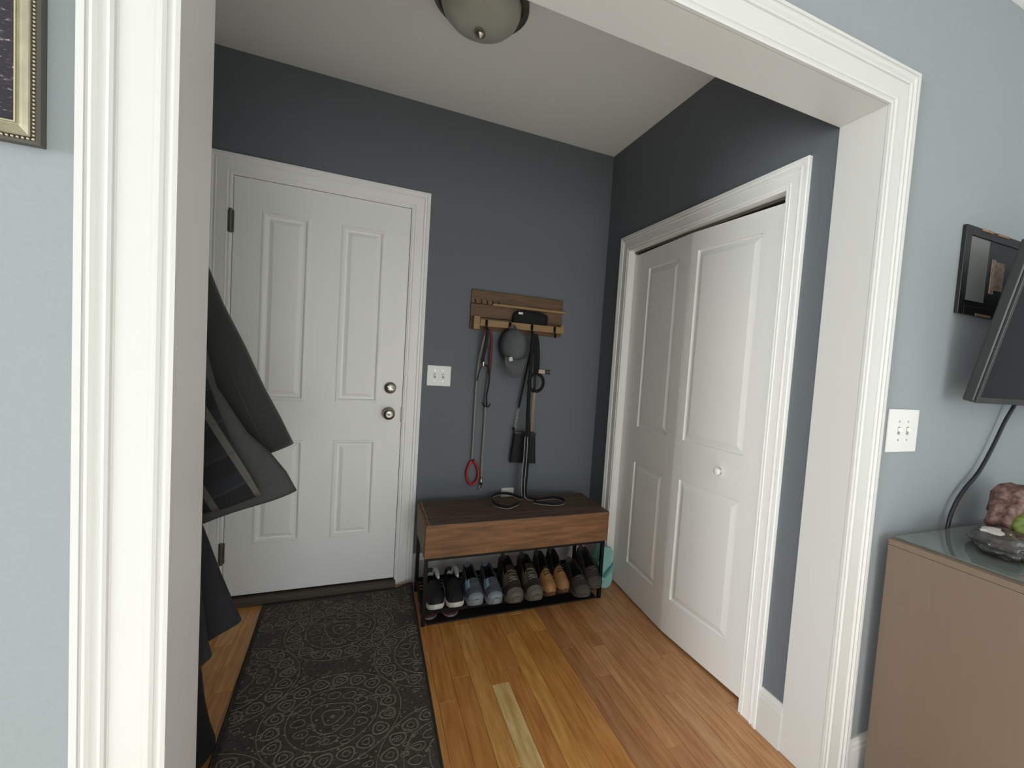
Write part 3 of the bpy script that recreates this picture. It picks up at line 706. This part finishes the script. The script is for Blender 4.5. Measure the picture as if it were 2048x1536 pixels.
# black crossbody bag
lea = mat('black_leather', '#0d0c0e', .5, spec=.25, bump=.35, scale=120); bag = empty('crossbody_bag', (0, 0, 0), label='small black leather crossbody bag with chain strap on the third hook', cat='bag')
bm = bmesh.new(); A = [(1.100, .880), (1.232, .868), (1.246, .680), (1.082, .690)]
def quadlens(pts, y, th):
    c = Vector((sum(p[0] for p in pts) / 4, y, sum(p[1] for p in pts) / 4)); out = []
    for k, d in ((.96, -th), (1.0, -th * .6), (1.0, th * .6), (.96, th)):
        ring = []
        for i in range(4):
            a, b = pts[i], pts[(i + 1) % 4]
            for j in range(6):
                t = j / 6; x, z = a[0] + (b[0] - a[0]) * t, a[1] + (b[1] - a[1]) * t
                p = Vector((x, y + d * 1, z)); p = c + (p - c) * k; p.y = y + d; ring.append(p)
        out.append(ring)
    return out
loft(bm, quadlens(A, YB - .045, .014)); link('pouch', bm, lea, bag)
bm = bmesh.new(); ribbon(bm, [(1.098, YB - .0605, .873), (1.17, YB - .062, .866), (1.234, YB - .0605, .862)], .012, .003, (0, 0, 1)); link('zip_band', bm, mat('dark_zip', '#2c2a2b', .4, .4), bag)
bm = bmesh.new(); ribbon(bm, [(1.160, Yh - .012, 1.463), (1.157, Yh - .004, 1.40), (1.144, YB - .05, 1.20), (1.120, YB - .04, 1.02)], .011, .003, (1, 0, 0)); link('strap', bm, lea, bag, True)
bm = bmesh.new(); ch = [(1.119, YB - .04, 1.012), (1.116, YB - .04, .99), (1.111, YB - .04, .955), (1.106, YB - .042, .915), (1.106, YB - .043, .880)]
cp = smooth_path(ch, 3)
for i, p in enumerate(cp[:-1]):
    q = cp[i + 1]; d = (q - p).normalized(); n1 = Vector((1, 0, 0)) if i % 2 else Vector((0, 1, 0)); c = (p + q) / 2; hl = (q - p).length * .62
    tube(bm, [c + d * hl * math.cos(a) + n1 * .005 * math.sin(a) for a in [2 * PI * k / 10 for k in range(10)]], .0016, 5, closed=True)
link('chain', bm, nickel, bag, True)
bm = bmesh.new(); uvs(bm, (1.095, YB - .046, .892), (.008, .006, .012), 8, 6); link('corner_tab', bm, lea, bag, True)
bm = bmesh.new(); ribbon(bm, [(1.163, Yh - .006, 1.463), (1.176, Yh - .004, 1.38), (1.184, YB - .105, 1.22), (1.186, YB - .116, 1.12)], .013, .003, (1, 0, 0)); link('strap', bm, lea, bag, True)
bm = bmesh.new(); ribbon(bm, [(1.186, YB - .118, 1.12), (1.189, YB - .108, 1.04), (1.198, YB - .080, .95), (1.208, YB - .056, .878)], .021, .003, (1, 0, 0)); link('strap', bm, mat('tan_webbing', '#8e7d6c', .7, bump=.3, scale=200), bag, True, label='tan lower strap')
# dog collar with ring and buckle
dc = empty('dog_collar', (0, 0, 0), label='wide black dog collar with round loop and pale buckle on the third hook', cat='collar')
bm = bmesh.new(); ribbon(bm, [(1.166, Yh - .022, 1.461), (1.180, Yh - .02, 1.42), (1.192, Yh - .015, 1.34), (1.196, Yh - .012, 1.26), (1.196, Yh - .012, 1.22)], .030, .006, (1, 0, 0))
ribbon(bm, [(1.160, Yh - .026, 1.461), (1.168, Yh - .028, 1.40), (1.178, Yh - .024, 1.32), (1.184, Yh - .022, 1.25)], .022, .006, (1, .3, 0)); link('webbing', bm, blkfab, dc, True)
bm = bmesh.new(); tube(bm, [(1.196 + .046 * math.sin(2 * PI * i / 24), Yh - .012, 1.178 + .052 * math.cos(2 * PI * i / 24)) for i in range(24)], .010, 8, closed=True, flat=.7, upv=(0, 1, 0)); link('loop', bm, blkfab, dc, True)
bm = bmesh.new(); ribbon(bm, [(1.205, Yh - .02, 1.246), (1.225, Yh - .022, 1.245), (1.246, Yh - .02, 1.244)], .022, .004, (0, 0, 1), 3); link('tab', bm, mat('pale_webbing', '#b3a68e', .6), dc, label='pale webbing tab')
bm = bmesh.new(); B(bm, 1.244, 1.276, Yh - .029, Yh - .015, 1.230, 1.238, .002); B(bm, 1.244, 1.276, Yh - .029, Yh - .015, 1.250, 1.258, .002); B(bm, 1.244, 1.254, Yh - .029, Yh - .015, 1.232, 1.256, .002); B(bm, 1.264, 1.270, Yh - .027, Yh - .017, 1.236, 1.252, .001); link('buckle', bm, mat('black_plastic', '#101012', .3), dc)
# black leash with pale piping, trailing onto the bench
l3 = empty('webbing_leash', (0, 0, 0), label='long black webbing leash with white edge stripes coiled onto the bench', cat='leash')
zb = BZ1 + .0025
hang = [(1.150, Yh - .034, 1.462), (1.146, Yh - .036, 1.38), (1.146, Yh - .034, 1.20), (1.148, Yh - .034, 1.00), (1.149, YB - .130, .86), (1.145, YB - .140, .74), (1.139, YB - .150, .62), (1.136, YB - .160, .54), (1.138, YB - .172, .515)]
La = hang + [(1.122, YB - .175, zb + .011), (1.085, 1.640, zb + .010), (1.025, 1.655, zb + .010), (.972, 1.610, zb + .010), (.950, 1.53, zb + .010), (.955, 1.455, zb + .010), (1.000, 1.405, zb + .010), (1.050, 1.43, zb + .010), (1.085, 1.46, zb + .010)]
n = len(hang)
wa = [(1, 0, 0)] * (n - 2) + [(.8, .2, .3), (.5, .3, .7)] + [(0, 0, 1)] * (len(La) - n)
off = lambda P, q, d: [(Vector(p) + Vector(w).normalized() * q + Vector(d)) for p, w in zip(P, WD)]
bm = bmesh.new(); ribbon(bm, La, .018, .003, wa); 
hangB = [(x + .002 + .014 * min(1, max(0, (1.02 - z) / .2)), y - .006, z) for x, y, z in hang]
Lb = hangB + [(1.172, 1.535, zb + .010), (1.215, 1.510, zb + .010), (1.270, 1.520, zb + .010), (1.325, 1.520, zb + .010), (1.358, 1.475, zb + .010), (1.345, 1.425, zb + .010), (1.290, 1.405, zb + .010), (1.220, 1.435, zb + .010), (1.175, 1.47, zb + .010)]
wb = [(1, 0, 0)] * (n - 2) + [(.8, .2, .3), (.5, .3, .7)] + [(0, 0, 1)] * (len(Lb) - n)
ribbon(bm, Lb, .018, .003, wb); link('webbing', bm, blkfab, l3, True)
bm = bmesh.new(); WD = wa
stripe = mat('reflective_stripe', '#b9b9b6', .5)
for LL, WD in ((La, wa), (Lb, wb)):
    for q in (-.0076,):
        P = [(Vector(p) + Vector(w).normalized() * q) for p, w in zip(LL, WD)]
        ribbon(bm, P[4:], .0026, .0046, WD[4:])
link('edge_stripe', bm, stripe, l3, True, label='pale reflective edge stripes')

# ------------------------------------------------------------------ coats hanging at the left
def drape(rows, N=56, fold=.012, nf=7, ph=0, side=1):
    """rows: (xL, xR, zL, zR, y, thickness); closed loft with folds growing towards the hem"""
    bm = bmesh.new(); R = []
    rows2 = []
    for i in range(len(rows) - 1):
        for j in range(4):
            t = j / 4; rows2.append([a + (b - a) * t for a, b in zip(rows[i], rows[i + 1])])
    rows2.append(rows[-1]); m = len(rows2) - 1
    for i, (xl, xr, zl, zr, y, th) in enumerate(rows2):
        t = i / m; ring = []
        for k in range(N):
            a = 2 * PI * k / N; c, s = math.cos(a), math.sin(a); u = (c + 1) / 2
            sh_ = abs(s) ** .7 * (1 if s > 0 else -1)
            f = fold * (.25 + .75 * t) * math.sin(nf * u * PI + ph + t * .8) * (1 - abs(c) ** 6) + fold * .4 * math.sin(nf * 2.3 * u + 5 * t + ph)
            ring.append(Vector((xl + (xr - xl) * u, y + th * sh_ + f, zl + (zr - zl) * u + .004 * math.sin(nf * u * 2 + ph) * t)))
        R.append(ring)
    # turn the hem in so that the coat reads as hollow cloth
    c = sum(R[-1], Vector()) / N
    R.append([p + Vector(((c.x - p.x) * .05, (c.y - p.y) * .35, .012)) for p in R[-1]])
    loft(bm, R); return bm
olive = mat('olive_wool', '#292b26', .95, bump=.4, scale=160, var=.15, sheen=.1)
sage = mat('grey_green_canvas', '#3d3e3a', .95, bump=.4, scale=140, var=.15)
navy = mat('navy_wool', '#111318', .95, bump=.4, scale=160, var=.2)
XW = XL + .004
c1 = empty('olive_jacket', (0, 0, 0), label='dark olive jacket hanging behind the plaid-lined coat', cat='coat')
rw = [(-.28, -.19, 1.70, 1.70, .57, .03), (-.36, -.155, 1.58, 1.58, .57, .045), (-.42, -.113, 1.47, 1.490, .565, .055), (-.44, -.077, 1.36, 1.397, .56, .06), (-.45, -.025, 1.22, 1.289, .56, .065), (-.452, .023, 1.06, 1.177, .56, .065), (-.452, .061, .95, 1.101, .56, .065), (XW, .096, .84, 1.023, .56, .065)]
link('shell', drape(rw, fold=.010, nf=6), olive, c1, True)
bm = bmesh.new(); ribbon(bm, [(-.04, .492, 1.22), (.0, .488, 1.12), (.04, .486, 1.03)], .004, .002, (1, 0, 0)); link('seam', bm, mat('olive_dark', '#2e322b', .95), c1)
c2 = empty('plaid_lined_coat', (0, 0, 0), label='grey-green coat with dark plaid lining hanging nearest the opening', cat='coat')
rw = [(-.28, -.19, 1.62, 1.62, .43, .02), (-.37, -.13, 1.50, 1.50, .43, .03), (-.42, -.09, 1.33, 1.331, .43, .035), (-.44, -.054, 1.14, 1.187, .43, .038), (-.452, .012, .98, 1.075, .43, .038), (-.452, .065, .88, 1.022, .43, .038), (-.452, .100, .80, .975, .43, .038), (XW, .124, .705, .927, .43, .038)]
link('shell', drape(rw, fold=.007, nf=5, ph=1), sage, c2, True)
# plaid lining: woven check in object space
pm = bpy.data.materials.new('plaid_flannel'); pm.use_nodes = True; nt = pm.node_tree; b = nt.nodes['Principled BSDF']; b.inputs['Roughness'].default_value = .95
tc = nt.nodes.new('ShaderNodeTexCoord'); mp = nt.nodes.new('ShaderNodeMapping'); mp.inputs['Rotation'].default_value = (0, .50, 0); nt.links.new(tc.outputs['Object'], mp.inputs[0])
sx = nt.nodes.new('ShaderNodeSeparateXYZ'); nt.links.new(mp.outputs[0], sx.inputs[0])
def stripes(sock, scale, duty, phase):
    a = nt.nodes.new('ShaderNodeMath'); a.operation = 'MULTIPLY_ADD'; a.inputs[1].default_value = scale; a.inputs[2].default_value = phase; nt.links.new(sock, a.inputs[0])
    f = nt.nodes.new('ShaderNodeMath'); f.operation = 'FRACT'; nt.links.new(a.outputs[0], f.inputs[0])
    l = nt.nodes.new('ShaderNodeMath'); l.operation = 'LESS_THAN'; l.inputs[1].default_value = duty; nt.links.new(f.outputs[0], l.inputs[0]); return l.outputs[0]
def mixc(fac, a, bcol, k):
    m_ = nt.nodes.new('ShaderNodeMix'); m_.data_type = 'RGBA'; ml = nt.nodes.new('ShaderNodeMath'); ml.operation = 'MULTIPLY'; ml.inputs[1].default_value = k; nt.links.new(fac, ml.inputs[0]); nt.links.new(ml.outputs[0], m_.inputs[0])
    if isinstance(a, tuple): m_.inputs[6].default_value = a
    else: nt.links.new(a, m_.inputs[6])
    m_.inputs[7].default_value = bcol; return m_.outputs[2]
o_ = mixc(stripes(sx.outputs['Z'], 13.0, .45, .2), lin('#101115'), lin('#181a1e'), .9)
o_ = mixc(stripes(sx.outputs['X'], 11.6, .17, .40), o_, lin('#57554f'), .8)
o_ = mixc(stripes(sx.outputs['Z'], 13.0, .07, .2), o_, lin('#353534'), .35)
nt.links.new(o_, b.inputs['Base Color'])
rw = [(-.36, -.130, 1.42, 1.42, .392, .006), (-.40, -.088, 1.30, 1.290, .386, .008), (-.42, -.056, 1.15, 1.201, .380, .008), (-.43, -.024, 1.02, 1.104, .378, .008), (-.44, .000, .92, 1.040, .376, .008), (-.44, .028, .85, .985, .376, .008), (-.44, .055, .775, .930, .376, .008)]
link('plaid_lining', drape(rw, fold=.006, nf=6, ph=.5), pm, c2, True, label='dark plaid lining with grey stripes')
c3 = empty('navy_coat', (0, 0, 0), label='long dark navy garment hanging lowest below the plaid-lined coat', cat='coat')
rw = [(-.30, -.20, 1.60, 1.60, .27, .02), (-.38, -.13, 1.20, 1.20, .29, .03), (-.42, -.075, .97, .98, .31, .036), (-.44, -.046, .86, .897, .31, .04), (-.45, -.032, .80, .851, .31, .04), (-.45, -.007, .71, .767, .31, .042), (-.452, .018, .62, .693, .31, .042), (XW, .035, .46, .649, .31, .042)]
link('shell', drape(rw, fold=.008, nf=6, ph=2), navy, c3, True)
rw = [(-.20, -.07, 1.0, 1.0, .22, .02), (-.20, -.028, .84, .856, .225, .026), (-.20, -.016, .73, .747, .225, .028), (-.20, -.005, .63, .662, .225, .028), (-.20, .003, .59, .628, .225, .028), (-.20, -.013, .56, .614, .225, .024), (-.19, -.027, .55, .600, .225, .02)]
link('sleeve', drape(rw, fold=.006, nf=3, ph=1), navy, c3, True)
bb = empty('dark_bag', (-.255, .74, 0), label='black cloth bag standing on the floor below the coats', cat='bag')
bm = bmesh.new(); R = []
for z, w, d in ((0, .125, .10), (.012, .140, .115), (.04, .140, .115), (.10, .128, .10), (.18, .116, .085), (.26, .106, .06), (.31, .10, .03), (.33, .095, .015)):
    R.append([(w * math.copysign(abs(math.cos(a)) ** .7, math.cos(a)) * (1 + .03 * math.sin(5 * a + z * 20)), d * math.sin(a), z) for a in [2 * PI * k / 32 for k in range(32)]])
loft(bm, R); link('body', bm, mat('black_canvas', '#0c0d0f', .9, bump=.4, scale=120), bb, True)
bm = bmesh.new(); ribbon(bm, [(-.05, -.02, .31), (-.045, -.03, .40), (0, -.03, .44), (.045, -.03, .40), (.05, -.02, .31)], .02, .003, (0, 1, 0)); link('handle', bm, mat('black_canvas', '#121316', .9), bb, True)

# ------------------------------------------------------------------ picture at the far left
pf = empty('framed_picture', (-.150, 0, 1.549), label='gold beaded picture frame with dark art on the pale left wall', cat='picture')
PWI, PHI = .56, .72      # frame runs to the left and up
gold = mat('gold_leaf', '#aaa28a', .35, .45, bump=.2, scale=40, var=.2); goldb = mat('bright_gold', '#d6cfae', .3, .45); dkf = mat('frame_dark_side', '#57544c', .6, .2)
def frame_rail(pr, name, m):
    P = [Vector((-PWI, 0, 0)), Vector((0, 0, 0)), Vector((0, 0, PHI)), Vector((-PWI, 0, PHI))]
    inn = [Vector((1, 0, 1)), Vector((-1, 0, 1)), Vector((-1, 0, -1)), Vector((1, 0, -1))]
    bm = bmesh.new(); rings = [[P[i] + inn[i] * u + Vector((0, -h, 0)) for u, h in pr] for i in range(4)]
    V = [[bm.verts.new(p) for p in r] for r in rings]; n = len(pr)
    for i in range(4):
        a, b = V[i], V[(i + 1) % 4]
        for k in range(n): bm.faces.new((a[k], a[(k + 1) % n], b[(k + 1) % n], b[k]))
    return link(name, bm, m, pf)
frame_rail([(0, .001), (0, .014), (.003, .016), (.004, .016), (.004, .001)], 'outer_edge', dkf)
frame_rail([(.0042, .001), (.0042, .015), (.0075, .015), (.0075, .001)], 'bead_channel', dkf)
frame_rail([(.0078, .001), (.0078, .020), (.009, .0212), (.0115, .0195), (.018, .015), (.023, .012), (.0255, .0118), (.0255, .001)], 'cove', gold)
frame_rail([(.0257, .001), (.0257, .0135), (.0265, .0140), (.0280, .012), (.0280, .001)], 'inner_lip', goldb)
bm = bmesh.new()
z = .006
while z < .36:
    uvs(bm, (-.0058, -.0165, z), .0021, 8, 6); z += .0052
x = -.011
while x > -.16:
    uvs(bm, (x, -.0165, .0058), .0021, 8, 6); x -= .0052
link('beads', bm, mat('silver_bead', '#b8b09a', .25, .8), pf, True, kind='stuff')
am = bpy.data.materials.new('dark_art'); am.use_nodes = True; nt = am.node_tree; b = nt.nodes['Principled BSDF']; b.inputs['Roughness'].default_value = .3
tc = nt.nodes.new('ShaderNodeTexCoord'); mp = nt.nodes.new('ShaderNodeMapping'); mp.inputs['Rotation'].default_value = (0, 1.05, 0); mp.inputs['Scale'].default_value = (80, 80, 210); nt.links.new(tc.outputs['Object'], mp.inputs[0])
nz = nt.nodes.new('ShaderNodeTexNoise'); nz.inputs['Scale'].default_value = 1.6; nz.inputs['Detail'].default_value = 4; nt.links.new(mp.outputs[0], nz.inputs['Vector'])
rp_ = nt.nodes.new('ShaderNodeValToRGB'); nt.links.new(nz.outputs[0], rp_.inputs[0]); cr = rp_.color_ramp
cr.elements[0].position = .53; cr.elements[0].color = lin('#1a1720'); cr.elements[1].position = .80; cr.elements[1].color = lin('#d8d4d6')
e_ = cr.elements.new(.63); e_.color = lin('#43343f'); nt.links.new(rp_.outputs[0], b.inputs['Base Color'])
box('artwork', -PWI + .0277, -.0277, -.011, -.006, .0277, PHI - .0277, am, pf)

# ------------------------------------------------------------------ right wall: frame, television, cable
wf = empty('wall_picture', (2.10, 0, 1.564), label='black picture frame with grey mat on the wall behind the television', cat='picture')
blkf = mat('black_frame', '#171718', .4, bump=.1, scale=50); grm = mat('grey_mat', '#6f7270', .7); FWI, FHI = .42, .296
for nm, a in (('frame_rail', (0, .034, 0, FHI)), ('frame_rail', (FWI - .034, FWI, 0, FHI)), ('frame_rail', (.0345, FWI - .0345, 0, .030)), ('frame_rail', (.0345, FWI - .0345, FHI - .030, FHI))):
    bm = bmesh.new(); B(bm, a[0], a[1], -.014, -.001, a[2], a[3], .002); link(nm, bm, blkf, wf)
box('dark_mount', .034, FWI - .034, -.010, -.002, .030, FHI - .030, mat('dark_mount', '#0f0f10', .4), wf)
box('grey_panel', .036, .150, -.013, -.0105, .048, FHI - .034, grm, wf)
bm = bmesh.new(); B(bm, .180, .205, -.013, -.0105, .085, .205); link('print', bm, mat('print_pink', '#a08a80', .6, var=.5, scale=60), wf)
bm = bmesh.new(); B(bm, .212, .262, -.013, -.0105, .100, .200); link('print', bm, mat('print_tan', '#8f7a68', .6, var=.6, scale=50), wf)
tanw = mat('worn_wood', '#9a7c5c', .7, var=.4, scale=50)
for x0, x1, z0 in ((.09, .16, FHI - .008), (.19, .26, FHI - .008), (.105, .2, .0)):
    bm = bmesh.new(); B(bm, x0, x1, -.0165, -.0142, z0, z0 + .008); link('worn_edge', bm, tanw, wf)
ang = math.atan2(.104, .503)
tv = empty('television', (2.080, -.062, 1.272), label='black flat television tilted down off the right wall', cat='television'); tv.rotation_euler = (ang, 0, 0)
TW, TH, TT = .92, .512, .040
blkp = mat('tv_casing', '#2b2c2b', .4, bump=.05, scale=90)
bm = bmesh.new(); B(bm, 0, TW, -TT + .006, 0, 0, TH, .006); link('back_shell', bm, blkp, tv)
for a in ((0, .013, 0, TH), (TW - .013, TW, 0, TH), (.0135, TW - .0135, 0, .020), (.0135, TW - .0135, TH - .013, TH)):
    bm = bmesh.new(); B(bm, a[0], a[1], -TT - .002, -TT + .0055, a[2], a[3], .0015); link('bezel', bm, blkp, tv)
box('screen', .013, TW - .013, -TT + .001, -TT + .0055, .020, TH - .013, mat('tv_screen', '#050506', .06, spec=.35), tv)
bm = bmesh.new(); B(bm, .3, .62, -.004, .09, .20, .40, .004); link('wall_bracket', bm, blackm, tv)
bm = bmesh.new(); tube(bm, [(2.50, -.040, 1.285), (2.470, -.033, 1.23), (2.451, -.028, 1.192), (2.388, -.026, 1.092), (2.321, -.026, 1.011), (2.240, -.026, .950), (2.187, -.026, .890), (2.164, -.026, .822), (2.158, -.026, .70), (2.16, -.026, .5)], .0065, 8, sm=6)
link('power_cable', bm, mat('black_rubber', '#17171a', .5), smooth=True, label='black cable hanging from the television behind the dresser', cat='cable')

# ------------------------------------------------------------------ dresser with glass top and packages
dr = empty('dresser', (1.822, -.034, 0), -.0, label='brown wooden dresser with glass top against the right wall', cat='dresser')
drm = mat('taupe_wood', '#746353', .6, bump=.08, scale=5, var=.04, stretch=(14, 14, 1.2)); DWd, DDp, DT = 1.15, .48, .822
def dpart(name, m, *a, bev=.002):
    bm = bmesh.new(); B(bm, a[0], a[1], -a[3], -a[2], a[4], a[5], bev); return link(name, bm, m, dr)
dpart('side_panel', drm, 0, .02, 0, DDp, .0, DT - .0255); dpart('side_panel', drm, DWd - .02, DWd, 0, DDp, .0, DT - .0255)
dpart('back_panel', drm, .0205, DWd - .0205, 0, .012, .04, DT - .0255); dpart('top_board', drm, 0, DWd, 0, DDp + .005, DT - .025, DT - .006)
dpart('plinth', drm, .0205, DWd - .0205, DDp - .04, DDp - .02, 0, .08)
for i in range(3):
    for j in range(2):
        x0 = .024 + j * .553; z0 = .09 + i * .234
        d_ = dpart('drawer', drm, x0, x0 + .547, DDp - .02, DDp, z0, z0 + .228, bev=.003)
        bm = bmesh.new(); lathe(bm, [(0, 0), (.008, 0), (.007, .012), (.014, .018), (.012, .026), (0, .028)], (x0 + .27, -DDp - .0, z0 + .114), 'y', 16, -1); link('knob', bm, nickel, d_, True)
gl = mat('glass_top', '#919a95', .04, spec=.8, trans=.5, coat=.5)
dpart('glass_top', gl, .028, DWd - .01, .004, DDp - .006, DT - .0055, DT, bev=.001)
def bagshape(name, label, cat, loc, r, m, seed, rz=0, extra=()):
    e = empty(name, loc, rz, label=label, cat=cat); rr = random.Random(seed)
    ph = [rr.uniform(0, 6) for _ in range(8)]
    bm = bmesh.new(); bmesh.ops.create_icosphere(bm, subdivisions=4, radius=1)
    for v in bm.verts:
        p = v.co.copy(); k = 1 + .09 * math.sin(5 * p.x + ph[0] + 3 * p.z) + .07 * math.sin(8 * p.y + ph[1]) + .05 * math.sin(11 * p.z + 7 * p.x + ph[2]) + .035 * math.sin(19 * p.x + 13 * p.y + ph[3])
        z = p.z * k; 
        v.co = Vector((p.x * k * r[0], p.y * k * r[1], max(z, -.72) * r[2] + .72 * r[2]))
    link('wrapper', bm, m, e, True)
    for nm, c, rr_, mm in extra:
        bm = bmesh.new(); bmesh.ops.create_icosphere(bm, subdivisions=3, radius=1)
        for v in bm.verts:
            p = v.co.copy(); k = 1 + .15 * math.sin(6 * p.x + 4 * p.y) + .1 * math.sin(9 * p.z + 5 * p.y); v.co = Vector((c[0] + p.x * rr_[0] * k, c[1] + p.y * rr_[1] * k, c[2] + p.z * rr_[2] * k))
        link(nm, bm, mm, e, True)
    return e
grn = mat('leaf_green', '#6f8038', .6, bump=.4, scale=40, var=.4)
bagshape('snack_bag', 'grey plastic bag with white crumpled print lying on the glass top', 'bag', (2.075, -.205, DT + .0005), (.13, .075, .032), mat('clear_wrap', '#55524e', .18, bump=.6, scale=18, var=.4, col2='#2c2a28'), 3, .5,
         [('white_label', (.015, .012, .047), (.055, .036, .009), mat('white_print', '#d2ccc6', .35, bump=.4, scale=50)), ('dark_label', (.06, -.035, .036), (.045, .03, .012), mat('maroon_print', '#4a2a2e', .3))])
bagshape('leaf_packet', 'small green leafy packet at the front edge of the glass top', 'packet', (2.045, -.305, DT + .0005), (.050, .035, .014), grn, 9, .3)
bagshape('produce_bag', 'pinkish mesh produce bag with green leaves at the back of the dresser', 'bag', (2.365, -.130, DT + .0005), (.135, .078, .100), mat('pink_mesh', '#8d6b60', .5, bump=.9, scale=55, var=.5, col2='#452f2a'), 21, .1,
         [('green_leaves', (-.112, -.040, .052), (.040, .030, .034), grn), ('pale_fold', (.02, -.06, .10), (.05, .02, .012), mat('pale_fold', '#b09a8c', .5))])
